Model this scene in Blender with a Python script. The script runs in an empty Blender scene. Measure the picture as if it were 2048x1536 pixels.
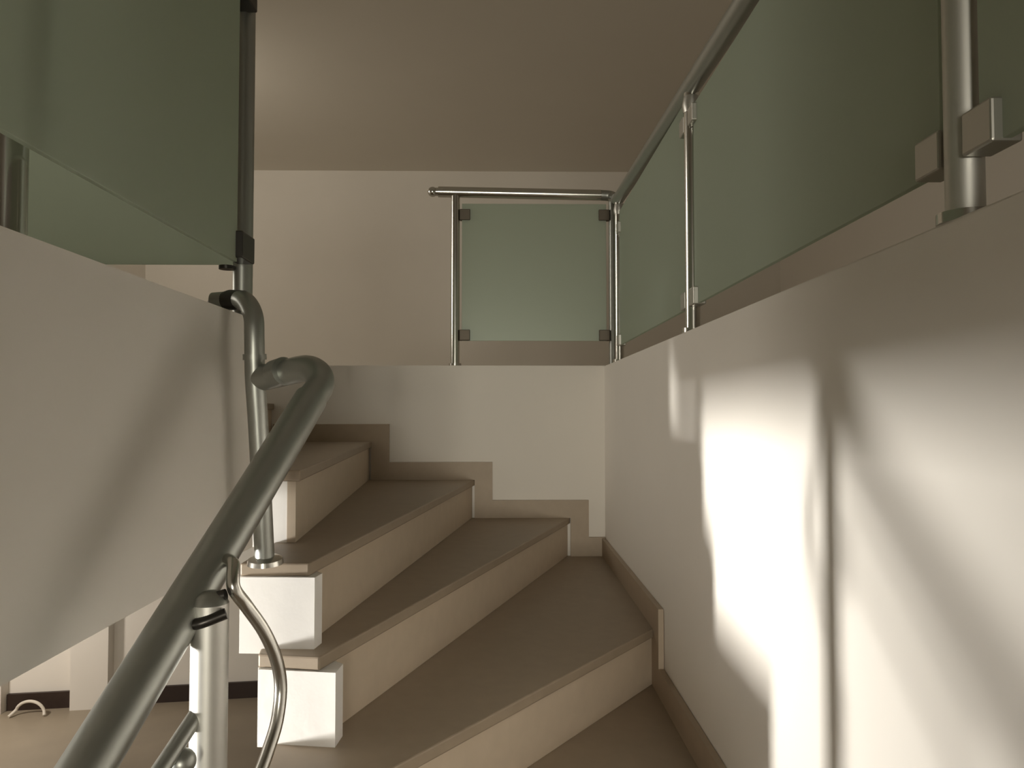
import bpy, bmesh, math
from mathutils import Vector

H = 2.49                       # eye height above the lower floor; z below is measured from the eye
sc = bpy.context.scene
COL = sc.collection

# ---------------------------------------------------------------- camera, world, lights, exposure
cd = bpy.data.cameras.new('camera'); cam = bpy.data.objects.new('camera', cd); COL.objects.link(cam)
cd.sensor_width = 36; cd.lens = 27.07; cd.clip_start = 0.02
cam.location = (0, 0, H); cam.rotation_euler = (math.radians(91.93), 0, math.radians(-0.89))
sc.camera = cam

w = bpy.data.worlds.new('world'); sc.world = w; w.use_nodes = True
w.node_tree.nodes['Background'].inputs[0].default_value = (1.0, 0.86, 0.68, 1)
w.node_tree.nodes['Background'].inputs[1].default_value = 0.03

def area_light(name, loc, target, power, color, size, size_y=None, shape='RECTANGLE'):
    d = bpy.data.lights.new(name, 'AREA'); d.energy = power; d.color = color
    d.shape = shape; d.size = size
    if size_y: d.size_y = size_y
    o = bpy.data.objects.new(name, d); COL.objects.link(o)
    o.location = (loc[0], loc[1], loc[2] + H)
    dr = Vector(target) - Vector(loc)
    o.rotation_euler = dr.to_track_quat('-Z', 'Y').to_euler()
    return o

# low lamp in the hall on the left, beaming up under the landing onto the stair wall
key = area_light('hall_floor_lamp', (-4.8, 0.55, -1.6), (0.5, 1.62, -0.22), 10.5, (1.0, 0.97, 0.91), 0.26, 0.62)
key.data.spread = math.radians(27)
# added wide fill at the lamp's place, lifting the wall around its beam
area_light('hall_wide_fill', (-4.8, 0.55, -1.6), (0.5, 1.62, -0.22), 25, (1.0, 0.96, 0.90), 0.40, 1.1)
# added soft fill from the hall's left side; no window stands there
area_light('hall_soft_fill', (-5.9, -0.8, -1.2), (0.5, 1.4, -0.4), 5, (1.0, 0.95, 0.87), 1.4, 1.3)
# added unseen fill from behind the camera for the back wall and risers
rear_fill = area_light('rear_fill_light', (-0.3, -6.9, -0.5), (-0.1, 3.67, 0.0), 30, (1.0, 0.94, 0.80), 1.5, 1.4)
rear_fill.data.spread = math.radians(70)
# added light without a fitting, brightening the niche in the hall's far wall
area_light('hall_niche_fill', (-4.2, 5.3, -1.0), (-3.9, 6.6, -2.1), 18, (1.0, 0.90, 0.78), 0.2, shape='DISK')
# added fill onto the right wall's upper part, then the upper floor's lamp
lw = area_light('landing_fill', (-3.6, 3.3, 1.25), (0.5, 2.3, 0.0), 11, (1.0, 0.93, 0.82), 1.3, shape='DISK')
lw.data.spread = math.radians(100)
area_light('landing_lamp', (-3.2, 5.4, 2.2), (-1.6, 8.6, 1.7), 15, (1.0, 0.90, 0.76), 0.6, shape='DISK')

sc.view_settings.view_transform = 'Standard'; sc.view_settings.look = 'None'
sc.view_settings.gamma = 1; sc.view_settings.exposure = 0.12; sc.view_settings.use_curve_mapping = False
sc.cycles.max_bounces = 10; sc.cycles.diffuse_bounces = 6
sc.cycles.use_denoising = True

# ---------------------------------------------------------------- materials
def mat(name, color, rough=0.6, metal=0.0, noise=0.0, scale=20, bump=0.0, bscale=60, c2=None):
    m = bpy.data.materials.new(name); m.use_nodes = True
    nt = m.node_tree; b = nt.nodes['Principled BSDF']
    b.inputs['Base Color'].default_value = (*color, 1)
    b.inputs['Roughness'].default_value = rough; b.inputs['Metallic'].default_value = metal
    tc = nt.nodes.new('ShaderNodeTexCoord')
    if noise or c2:
        n = nt.nodes.new('ShaderNodeTexNoise'); n.inputs['Scale'].default_value = scale
        n.inputs['Detail'].default_value = 4
        nt.links.new(tc.outputs['Object'], n.inputs['Vector'])
        mx = nt.nodes.new('ShaderNodeMix'); mx.data_type = 'RGBA'
        mx.inputs[6].default_value = (*color, 1)
        d = c2 or tuple(c * (1 - noise) for c in color)
        mx.inputs[7].default_value = (*d, 1)
        nt.links.new(n.outputs['Fac'], mx.inputs[0]); nt.links.new(mx.outputs[2], b.inputs['Base Color'])
    if bump:
        n2 = nt.nodes.new('ShaderNodeTexNoise'); n2.inputs['Scale'].default_value = bscale
        n2.inputs['Detail'].default_value = 3
        nt.links.new(tc.outputs['Object'], n2.inputs['Vector'])
        bp = nt.nodes.new('ShaderNodeBump'); bp.inputs['Strength'].default_value = bump
        bp.inputs['Distance'].default_value = 0.01
        nt.links.new(n2.outputs['Fac'], bp.inputs['Height']); nt.links.new(bp.outputs['Normal'], b.inputs['Normal'])
    return m

M_wall = mat('wall_paint', (0.80, 0.76, 0.70), 0.75, noise=0.05, scale=3, bump=0.12, bscale=9)
M_ceil = mat('ceiling_paint', (0.68, 0.64, 0.57), 0.85, noise=0.04, scale=2)
M_white = mat('white_plaster', (0.86, 0.84, 0.81), 0.7, noise=0.05, scale=12, bump=0.08, bscale=30)
M_tread = mat('shaded_tread_stone', (0.36, 0.29, 0.215), 0.5, noise=0.16, scale=22)  # same stone as the risers, with the treads' shade put into the colour
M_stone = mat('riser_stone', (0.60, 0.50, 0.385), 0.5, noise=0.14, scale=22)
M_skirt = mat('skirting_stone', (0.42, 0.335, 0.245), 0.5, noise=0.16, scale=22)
M_floor = mat('brown_floor', (0.40, 0.34, 0.26), 0.4, noise=0.25, scale=3)
M_dark = mat('dark_wood', (0.035, 0.018, 0.012), 0.4, noise=0.4, scale=25)
M_steel = mat('satin_steel', (0.40, 0.41, 0.38), 0.40, 0.9, noise=0.1, scale=30)
M_bright = mat('polished_steel', (0.62, 0.61, 0.57), 0.20, 1.0)
M_brushed = mat('brushed_steel', (0.66, 0.65, 0.61), 0.50, 1.0, noise=0.1, scale=40)
M_dsteel = mat('dark_steel', (0.06, 0.055, 0.05), 0.35, 0.8)
M_clamp = mat('clamp_metal', (0.50, 0.49, 0.45), 0.4, 0.9)
M_dclamp = mat('dark_clamp', (0.13, 0.11, 0.085), 0.5, 0.6)  # darker clamp metal for the back railing
M_cable = mat('white_plastic', (0.75, 0.70, 0.62), 0.5)

def glass_mat():
    m = bpy.data.materials.new('frosted_green_glass'); m.use_nodes = True
    nt = m.node_tree; nt.nodes.clear()
    out = nt.nodes.new('ShaderNodeOutputMaterial')
    df = nt.nodes.new('ShaderNodeBsdfDiffuse'); df.inputs[0].default_value = (0.50, 0.55, 0.47, 1)
    tr = nt.nodes.new('ShaderNodeBsdfTranslucent'); tr.inputs[0].default_value = (0.76, 0.82, 0.72, 1)
    gl = nt.nodes.new('ShaderNodeBsdfGlossy'); gl.inputs[0].default_value = (0.9, 1, 0.93, 1); gl.inputs[1].default_value = 0.35
    m1 = nt.nodes.new('ShaderNodeMixShader'); m1.inputs[0].default_value = 0.55
    m2 = nt.nodes.new('ShaderNodeMixShader'); m2.inputs[0].default_value = 0.05
    nt.links.new(df.outputs[0], m1.inputs[1]); nt.links.new(tr.outputs[0], m1.inputs[2])
    nt.links.new(m1.outputs[0], m2.inputs[1]); nt.links.new(gl.outputs[0], m2.inputs[2])
    nt.links.new(m2.outputs[0], out.inputs[0])
    return m
M_glass = glass_mat()

# ---------------------------------------------------------------- mesh helpers
def link(name, bm, m, parent=None, origin=None, smooth=False):
    me = bpy.data.meshes.new(name)
    bmesh.ops.recalc_face_normals(bm, faces=bm.faces)
    o = bpy.data.objects.new(name, me)
    org = Vector(origin) + Vector((0, 0, H)) if origin is not None else Vector((0, 0, 0))
    if parent is not None and origin is None:
        org = Vector(parent.location)
    for v in bm.verts: v.co = v.co + Vector((0, 0, H)) - org
    bm.to_mesh(me); bm.free()
    if smooth:
        for p in me.polygons: p.use_smooth = True
        try: me.set_sharp_from_angle(angle=math.radians(40))
        except Exception: pass
    me.materials.append(m); COL.objects.link(o)
    if parent is not None:
        g = parent; base = Vector((0, 0, 0))
        while g is not None: base += Vector(g.location); g = g.parent
        o.parent = parent; o.location = org - base
        if origin is None:
            # vertices were taken relative to parent.location only; bring to the true base
            for v in me.vertices: v.co += Vector(parent.location) - base
            o.location = (0, 0, 0)
    else:
        o.location = org
    return o

def empty(name, loc, label, cat, group=None):
    o = bpy.data.objects.new(name, None); COL.objects.link(o)
    o.location = (loc[0], loc[1], loc[2] + H); o.empty_display_size = 0.1
    o['label'] = label; o['category'] = cat
    if group: o['group'] = group
    return o

def box(x0, x1, y0, y1, z0, z1, bev=0.0):
    bm = bmesh.new(); bmesh.ops.create_cube(bm, size=1)
    for v in bm.verts:
        v.co = Vector(((x0 + x1) / 2 + v.co.x * (x1 - x0), (y0 + y1) / 2 + v.co.y * (y1 - y0), (z0 + z1) / 2 + v.co.z * (z1 - z0)))
    if bev: bmesh.ops.bevel(bm, geom=bm.edges[:], offset=bev, segments=2, affect='EDGES', profile=0.5)
    return bm

def prism(poly, z0, z1, bev=0.0):
    bm = bmesh.new()
    lo = [bm.verts.new((x, y, z0)) for x, y in poly]; hi = [bm.verts.new((x, y, z1)) for x, y in poly]
    n = len(poly)
    bm.faces.new(lo[::-1]); bm.faces.new(hi)
    for i in range(n): bm.faces.new((lo[i], lo[(i + 1) % n], hi[(i + 1) % n], hi[i]))
    if bev: bmesh.ops.bevel(bm, geom=bm.edges[:], offset=bev, segments=2, affect='EDGES', profile=0.5)
    return bm

def extrude_xz(poly, y0, y1):
    bm = bmesh.new()
    a = [bm.verts.new((x, y0, z)) for x, z in poly]; b = [bm.verts.new((x, y1, z)) for x, z in poly]
    n = len(poly)
    bm.faces.new(a); bm.faces.new(b[::-1])
    for i in range(n): bm.faces.new((a[i], b[i], b[(i + 1) % n], a[(i + 1) % n]))
    return bm

def extrude_yz(poly, x0, x1):
    bm = bmesh.new()
    a = [bm.verts.new((x0, y, z)) for y, z in poly]; b = [bm.verts.new((x1, y, z)) for y, z in poly]
    n = len(poly)
    bm.faces.new(a); bm.faces.new(b[::-1])
    for i in range(n): bm.faces.new((a[i], b[i], b[(i + 1) % n], a[(i + 1) % n]))
    return bm

def spline(pts, sub=6):
    P = [Vector(p) for p in pts]; P = [2 * P[0] - P[1]] + P + [2 * P[-1] - P[-2]]
    out = []
    for i in range(1, len(P) - 2):
        p0, p1, p2, p3 = P[i - 1:i + 3]
        for k in range(sub):
            t = k / sub
            out.append(0.5 * ((2 * p1) + (p2 - p0) * t + (2 * p0 - 5 * p1 + 4 * p2 - p3) * t * t + (3 * p1 - p0 - 3 * p2 + p3) * t ** 3))
    out.append(P[-2]); return out

def tube(pts, r, seg=24, bm=None):
    bm = bm or bmesh.new(); pts = [Vector(p) for p in pts]; rings = []
    ref = None
    for i, p in enumerate(pts):
        t = (pts[min(i + 1, len(pts) - 1)] - pts[max(i - 1, 0)]).normalized()
        if ref is None:
            ref = t.orthogonal().normalized()
        ref = (ref - t * ref.dot(t)).normalized(); u = t.cross(ref)
        rr = r[i] if isinstance(r, (list, tuple)) else r
        rings.append([bm.verts.new(p + (ref * math.cos(a) + u * math.sin(a)) * rr) for a in [2 * math.pi * k / seg for k in range(seg)]])
    for a, b in zip(rings, rings[1:]):
        for k in range(seg): bm.faces.new((a[k], a[(k + 1) % seg], b[(k + 1) % seg], b[k]))
    bm.faces.new(rings[0][::-1]); bm.faces.new(rings[-1])
    return bm

def ball(c, r):
    bm = bmesh.new(); bmesh.ops.create_uvsphere(bm, u_segments=24, v_segments=14, radius=r)
    for v in bm.verts: v.co += Vector(c)
    return bm

def structure(name, bm, m):
    o = link(name, bm, m); o['kind'] = 'structure'; return o

# ---------------------------------------------------------------- the setting
ZF = 0.212          # upper floor
LF = -2.49          # lower floor
CEIL = 2.72
BW = 3.67           # back wall of the stair
structure('floor_lower', box(-6.2, 0.7, -7.0, 7.6, LF - 0.1, LF), M_floor)
# right side of the stair: solid wall up to the upper floor
structure('wall_right', box(0.5, 0.75, -7.0, BW + 0.25, LF, ZF - 0.004), M_wall)
structure('floor_right_landing', box(0.505, 3.2, -7.0, 8.7, ZF - 0.3, ZF), M_wall)
# back wall of the stair: goes down to the lower floor only on the right
structure('wall_back', extrude_xz([(-1.62, -0.75), (-0.45, -0.95), (-0.45, LF), (0.5, LF), (0.5, ZF - 0.002), (-1.62, ZF - 0.002)], BW, BW + 0.2), M_wall)
structure('floor_back_landing', box(-4.0, 0.505, BW + 0.005, 8.7, ZF - 0.3, ZF), M_wall)
# landing on the left with its deep edge beam
structure('floor_left_landing', box(-4.0, -0.575, -1.4, 1.81, -0.318, ZF), M_wall)
structure('floor_top_landing', box(-4.0, -1.5, 1.81, BW + 0.005, -0.1, ZF), M_wall)
structure('wall_far', box(-4.2, 3.4, 8.7, 8.9, ZF - 0.3, CEIL), M_wall)
structure('wall_left', box(-4.2, -4.0, -7.0, 8.9, ZF - 0.3, CEIL), M_wall)
structure('wall_right_upper', box(3.2, 3.4, -7.0, 8.9, ZF - 0.3, CEIL), M_wall)
structure('wall_front', box(-6.2, 3.4, -7.2, -7.0, LF, CEIL), M_wall)
structure('ceiling', box(-4.2, 3.4, -7.2, 8.9, CEIL, CEIL + 0.1), M_ceil)
structure('wall_hall_left', box(-6.4, -6.2, -7.2, 7.6, LF, -0.1), M_wall)
structure('ceiling_hall', box(-6.4, -4.0, -7.2, 7.6, -0.3, -0.2), M_ceil)
# far wall of the lower hall, slightly turned, with a dark skirting between pilasters
def wl(x): return 6.55 + (x + 4.08) * 0.138
structure('wall_hall_far', prism([(-6.2, wl(-6.2)), (0.5, wl(0.5)), (0.5, wl(0.5) + 0.2), (-6.2, wl(-6.2) + 0.2)], LF, -0.1), M_wall)
def strip(x0, x1, d, z0, z1, name, m):
    return structure(name, prism([(x0, wl(x0) - d), (x1, wl(x1) - d), (x1, wl(x1) + 0.01), (x0, wl(x0) + 0.01)], z0, z1), m)
strip(-4.08, -3.57, 0.03, LF, LF + 0.135, 'baseboard_left', M_dark)
strip(-3.27, 0.4, 0.03, LF, LF + 0.135, 'baseboard_back', M_dark)
strip(-5.2, -4.085, 0.10, LF, -0.1, 'trim_1', M_wall)
strip(-3.565, -3.275, 0.10, LF, -0.1, 'trim_2', M_wall)

# ---------------------------------------------------------------- staircase
stair = empty('staircase', (0, 0, LF), 'beige stone winder staircase with white plaster step ends turning left', 'staircase')
R = 0.18
NOSE = [  # z of the tread, nosing inner end, nosing outer end, extra inner-edge points (towards the rear)
    (-2.31, (-.36, -1.25), (.5, -1.25), []),
    (-2.13, (-.36, -.97), (.5, -.97), []),
    (-1.95, (-.36, -.69), (.5, -.69), []),
    (-1.77, (-.36, -.41), (.5, -.41), []),
    (-1.59, (-.36, -.13), (.5, -.13), []),
    (-1.41, (-.36, .15), (.5, .15), []),
    (-1.23, (-.36, .45), (.5, .50), []),
    (-1.05, (-.36, .74), (.5, 1.00), []),
    (-.87, (-.36, 1.02), (.5, 1.72), []),
    (-.69, (-.385, 1.27), (.5, 2.47), [(-.43, 1.44), (-.47, 1.63)]),
    (-.51, (-.372, 1.613), (.334, BW), [(-.505, 1.635), (-.52, 1.72)]),
    (-.33, (-.41, 1.677), (-.119, BW), [(-.56, 1.68), (-.56, 1.97)]),
    (-.15, (-.497, 1.935), (-.608, BW), [(-.80, 1.95)]),
    (.03, (-.84, 1.95), (-1.07, BW), [(-1.16, 1.96)]),
]
TH = 0.028
XW, YW = 0.4985, BW - 0.0015          # hairline joint against the walls
END = ((-1.16, 1.96), (-1.50, BW))
def to_wall(p, d):
    # run from p along d until the right or the back wall of the stair
    t = 1e9
    if d[0] > 1e-6: t = min(t, (XW - p[0]) / d[0])
    if d[1] > 1e-6: t = min(t, (YW - p[1]) / d[1])
    return (p[0] + d[0] * t, p[1] + d[1] * t)
def outer(p): return abs(p[0] - XW) < 1e-5
for i, (z, a, b, extra) in enumerate(NOSE):
    na, nb = (NOSE[i + 1][1], NOSE[i + 1][2]) if i + 1 < len(NOSE) else END
    bk = Vector((nb[0] - na[0], nb[1] - na[1])).normalized(); bn = Vector((-bk.y, bk.x))
    d = Vector((b[0] - a[0], b[1] - a[1])).normalized(); n = Vector((-d.y, d.x))
    ov = 0.09                                          # the tread runs on under the next step
    ra = (na[0] + bn.x * ov, na[1] + bn.y * ov); rb = to_wall(ra, bk)
    rear_in = extra[::-1] if extra else [(max(ra[0], a[0]) if i < 8 else a[0], ra[1])]
    def flush(p):                                      # keep the straight flight's ends in one plane
        t = max(0.0, (a[0] - p[0]) / d.x)
        return (p[0] + d.x * t, p[1] + d.y * t)
    def outline(off, lead):
        p = (a[0] + n.x * off + d.x * lead, a[1] + n.y * off + d.y * lead)
        if i < 9: p = flush(p)
        q = to_wall(p, d)
        pl = [p, q]
        if outer(q) and not outer(rb): pl.append((XW, YW))
        return pl + [rb] + rear_in
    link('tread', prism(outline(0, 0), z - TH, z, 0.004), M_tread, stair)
    link('step_body', prism(outline(0.032, 0.004), z - R - TH * 0.4, z - TH), M_white, stair)
    lead = 0.03 if i in (10, 11) else 0.002
    f0 = (a[0] + n.x * .012 + d.x * lead, a[1] + n.y * .012 + d.y * lead)
    f1 = (a[0] + n.x * .033 + d.x * lead, a[1] + n.y * .033 + d.y * lead)
    if i < 9: f0, f1 = flush(f0), flush(f1)
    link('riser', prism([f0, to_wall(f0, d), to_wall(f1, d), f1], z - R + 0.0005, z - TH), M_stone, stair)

# white plaster caps on the inner ends of the corner steps
link('plaster_end', prism([(-.503, 1.628), (-.337, 1.604), (-.333, 1.66), (-.40, 1.72), (-.503, 1.72)], -.69, -.539), M_white, stair)
link('plaster_end', prism([(-.558, 1.674), (-.396, 1.666), (-.390, 1.71), (-.43, 1.76), (-.558, 1.76)], -.5205, -.3585), M_white, stair)

# stepped stone skirting on the back wall and the right wall
sk = 0.083; T = 0.018
def skirt(bm): link('skirting_tile', bm, M_skirt, stair)
def sk_back(x0, x1, z, xdrop):
    # along the back wall from x0 to x1 above the tread at z, ending in a vertical leg xdrop wide
    skirt(extrude_xz([(x0, z), (x1, z - R + sk), (x1, z + sk), (x0, z + sk)] if False else
                     [(x0, z), (x1 - xdrop, z), (x1 - xdrop, z - R), (x1, z - R), (x1, z + sk), (x0, z + sk)], BW - T, YW))
sk_back(-1.07, -.524, -.15, .084)
sk_back(-.608 + .084, -.036, -.33, .084)
sk_back(-.119 + .083, .42, -.51, .086)
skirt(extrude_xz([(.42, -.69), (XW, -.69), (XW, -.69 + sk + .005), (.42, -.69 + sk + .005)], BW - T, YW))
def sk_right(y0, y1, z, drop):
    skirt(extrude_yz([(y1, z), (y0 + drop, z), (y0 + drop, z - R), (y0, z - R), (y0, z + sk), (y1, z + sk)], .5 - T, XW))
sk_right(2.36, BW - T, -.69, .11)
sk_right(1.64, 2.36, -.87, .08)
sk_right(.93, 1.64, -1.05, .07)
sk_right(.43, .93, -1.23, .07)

# ---------------------------------------------------------------- stair handrail
hr = empty('stair_handrail', (-.51, 1.66, -.33), 'steel stair handrail bending over onto a newel post at the step ends', 'handrail')
rail_pts = [(-.55, .49, -.70), (-.465, .88, -.406), (-.410, 1.155, -.198), (-.353, 1.44, .019)]
link('rail', tube(rail_pts, .0305, 32), M_steel, hr, smooth=True)
link('elbow', tube(spline([(-.353, 1.44, .019), (-.345, 1.475, .044), (-.353, 1.500, .068), (-.385, 1.535, .082), (-.44, 1.58, .076), (-.505, 1.625, .066)]), .027, 28), M_steel, hr, smooth=True)
link('joint_collar', tube([(-.436, 1.565, .079), (-.462, 1.59, .074)], .029, 28), M_steel, hr, smooth=True)
npz = [(-.503, 1.668, -.327), (-.509, 1.635, -.05), (-.513, 1.62, .068), (-.514, 1.615, .15), (-.520, 1.625, .198), (-.545, 1.65, .232), (-.585, 1.69, .240), (-.632, 1.70, .238)]
link('newel_post', tube(spline(npz), .0205, 28), M_steel, hr, smooth=True)
link('post_foot', tube([(-.502, 1.668, -.3285), (-.502, 1.667, -.318), (-.502, 1.666, -.312)], [.038, .036, .022], 28), M_bright, hr, smooth=True)
link('landing_flange', tube([(-.555, 1.668, .237), (-.59, 1.69, .241), (-.625, 1.705, .238), (-.662, 1.72, .226)], [.0215, .0225, .017, .004], 24), M_dsteel, hr, smooth=True)
link('newel_ring', tube([(-.5135, 1.618, .105), (-.5137, 1.617, .117)], .024, 28), M_steel, hr, smooth=True)
lp = link('lower_post', tube([(-.393, 1.06, -1.16), (-.393, 1.06, -.262)], .0245, 32), M_brushed, hr, smooth=True)
link('post_cap', tube([(-.393, 1.06, -.262), (-.393, 1.06, -.252), (-.393, 1.06, -.246)], [.0245, .020, .010], 28), M_steel, hr, smooth=True)
link('saddle_arm', tube(spline([(-.42, 1.07, -.262), (-.397, 1.06, -.257), (-.372, 1.06, -.250)]), .0075, 14), M_dsteel, hr, smooth=True)
link('saddle_arm', tube(spline([(-.425, 1.05, -.285), (-.40, 1.035, -.283), (-.366, 1.045, -.272)]), .0075, 14), M_dsteel, hr, smooth=True)
rod = [(-.40, 1.13, -.215), (-.373, 1.09, -.216), (-.365, 1.07, -.243), (-.354, 1.09, -.273), (-.335, 1.11, -.314), (-.323, 1.13, -.36), (-.319, 1.14, -.403), (-.321, 1.13, -.448), (-.328, 1.11, -.483), (-.336, 1.09, -.515), (-.35, 1.06, -.58), (-.365, 1.03, -.66)]
link('curved_rod', tube(spline(rod), .0092, 18), M_bright, hr, smooth=True)
link('lower_rail', tube([(-.400, 1.07, -.395), (-.424, .97, -.452), (-.475, .76, -.61)], .011, 18), M_steel, hr, smooth=True)
link('rail_joint', ball((-.408, 1.012, -.452), .017), M_steel, hr, smooth=True)

# ---------------------------------------------------------------- right glass railing on the stair wall
GX = 0.53
def clamp(x0, x1, y0, y1, z0, z1, parent, m=M_clamp): link('glass_clamp', box(x0, x1, y0, y1, z0, z1, .003), m, parent)
rr = empty('glass_railing', (GX, 1.7, ZF), 'long frosted glass railing with steel posts along the right stair wall', 'railing')
def hz(y): return .885 + (y - 1.75) * .036
link('rail', tube([(GX, -1.3, hz(-1.3)), (GX, 3.43, hz(3.43))], .026, 28), M_steel, rr, smooth=True)
for y in (3.40, 2.10, .862, -.4):
    link('post', tube([(GX, y, ZF), (GX, y, hz(y) - .02)], .0205, 28), M_brushed if y < 1 else M_bright, rr, smooth=True)
    link('post_foot', tube([(GX, y, ZF), (GX, y, ZF + .012)], .030, 24), M_bright, rr, smooth=True)
    link('rail_saddle', tube([(GX, y, hz(y) - .075), (GX, y, hz(y) - .055), (GX, y, hz(y) - .018)], [.0215, .026, .018], 24), M_clamp, rr, smooth=True)
for y0, y1 in ((2.138, 3.360), (.900, 2.062), (-.360, .826)):
    link('glass_panel', box(GX - .005, GX + .005, y0, y1, .284, hz((y0 + y1) / 2) - .045, .001), M_glass, rr)
for y in (3.40, 2.10, .862, -.4):
    for s in (-1, 1):
        if y > 3.3 and s > 0 or y < 0 and s < 0: continue
        for zc in (.305, .80):
            ya, yb = (y + s * .022, y + s * .075)
            clamp(GX - .017, GX + .017, min(ya, yb), max(ya, yb), zc - .024, zc + .024, rr)

# ---------------------------------------------------------------- short railing on the back wall
br = empty('glass_railing', (-.217, 3.71, ZF), 'short frosted glass railing with ball-ended steel rail above the back wall', 'railing')
BY = 3.71
link('rail', tube([(-.300, BY, 1.058), (.49, BY, 1.045)], .026, 28), M_bright, br, smooth=True)
link('rail_neck', tube([(-.312, BY, 1.058), (-.299, BY, 1.058)], .020, 24), M_bright, br, smooth=True)
link('end_ball', ball((-.328, BY, 1.058), .024), M_bright, br, smooth=True)
link('post', tube([(-.217, BY, ZF), (-.217, BY, 1.04)], .0215, 28), M_bright, br, smooth=True)
link('post_foot', tube([(-.217, BY, ZF), (-.217, BY, ZF + .012)], .030, 24), M_bright, br, smooth=True)
link('post', tube([(.548, BY, ZF), (.548, BY, 1.02)], .0205, 28), M_steel, br, smooth=True)
link('rail_elbow', tube(spline([(.49, BY, 1.045), (.53, BY, 1.042), (.548, BY - .02, 1.03), (.55, BY - .10, 1.00)]), .0255, 24), M_steel, br, smooth=True)
link('glass_panel', box(-.185, .515, BY - .005, BY + .005, .333, 1.000, .001), M_glass, br)
for zc in (.36, .945):
    clamp(-.196, -.145, BY - .018, BY + .018, zc - .026, zc + .026, br, M_dclamp)
    clamp(.478, .530, BY - .018, BY + .018, zc - .026, zc + .026, br, M_dclamp)

# ---------------------------------------------------------------- left glass railing
lr = empty('glass_railing', (-.598, 1.79, ZF), 'tall frosted glass railing on the beam edge at the left of the stair', 'railing')
link('post', tube([(-.598, 1.79, ZF), (-.598, 1.79, 1.06)], .022, 28), M_steel, lr, smooth=True)
link('post', tube([(-.628, .987, ZF), (-.628, .987, 1.06)], .0205, 28), M_bright, lr, smooth=True)
link('rail', tube([(-.60, 1.80, 1.075), (-.60, -1.2, 1.075)], .026, 28), M_steel, lr, smooth=True)
link('glass_panel', box(-.591, -.581, -.6, 1.700, .327, 1.035, .001), M_glass, lr)
clamp(-.606, -.566, 1.690, 1.775, .335, .395, lr, M_dsteel)
clamp(-.606, -.566, 1.700, 1.775, .925, .985, lr, M_dsteel)
link('clamp_screw', tube([(-.626, 1.765, .322), (-.626, 1.765, .330)], .018, 20), M_dsteel, lr, smooth=True)

# railing returning to the left behind it
lb = empty('glass_railing', (-1.7, 1.86, ZF), 'frosted glass railing across the landing, seen below the tall left railing panel', 'railing')
link('glass_panel', box(-1.66, -.63, 1.845, 1.855, .349, 1.035, .001), M_glass, lb)
link('post', tube([(-1.71, 1.85, ZF), (-1.71, 1.85, 1.06)], .0205, 28), M_steel, lb, smooth=True)
link('rail', tube([(-1.75, 1.85, 1.075), (-.60, 1.85, 1.075)], .026, 28), M_steel, lb, smooth=True)
clamp(-1.69, -1.63, 1.832, 1.868, .40, .45, lb)

# ---------------------------------------------------------------- pale cable loop on the hall floor
cx, cy = -3.83, 6.42
lo = [(cx - .14, cy - .05, LF + .012)] + [(cx - .12 * math.cos(t), cy, LF + .012 + .105 * math.sin(t)) for t in [math.pi * k / 10 for k in range(1, 10)]] + [(cx + .13, cy - .02, LF + .012)]
c = link('cable', tube(spline(lo, 3), [.012] * 31, 14), M_cable, origin=(cx, cy, LF), smooth=True)
c['label'] = 'pale arched cable loop on the hall floor before the dark skirting'; c['category'] = 'cable'
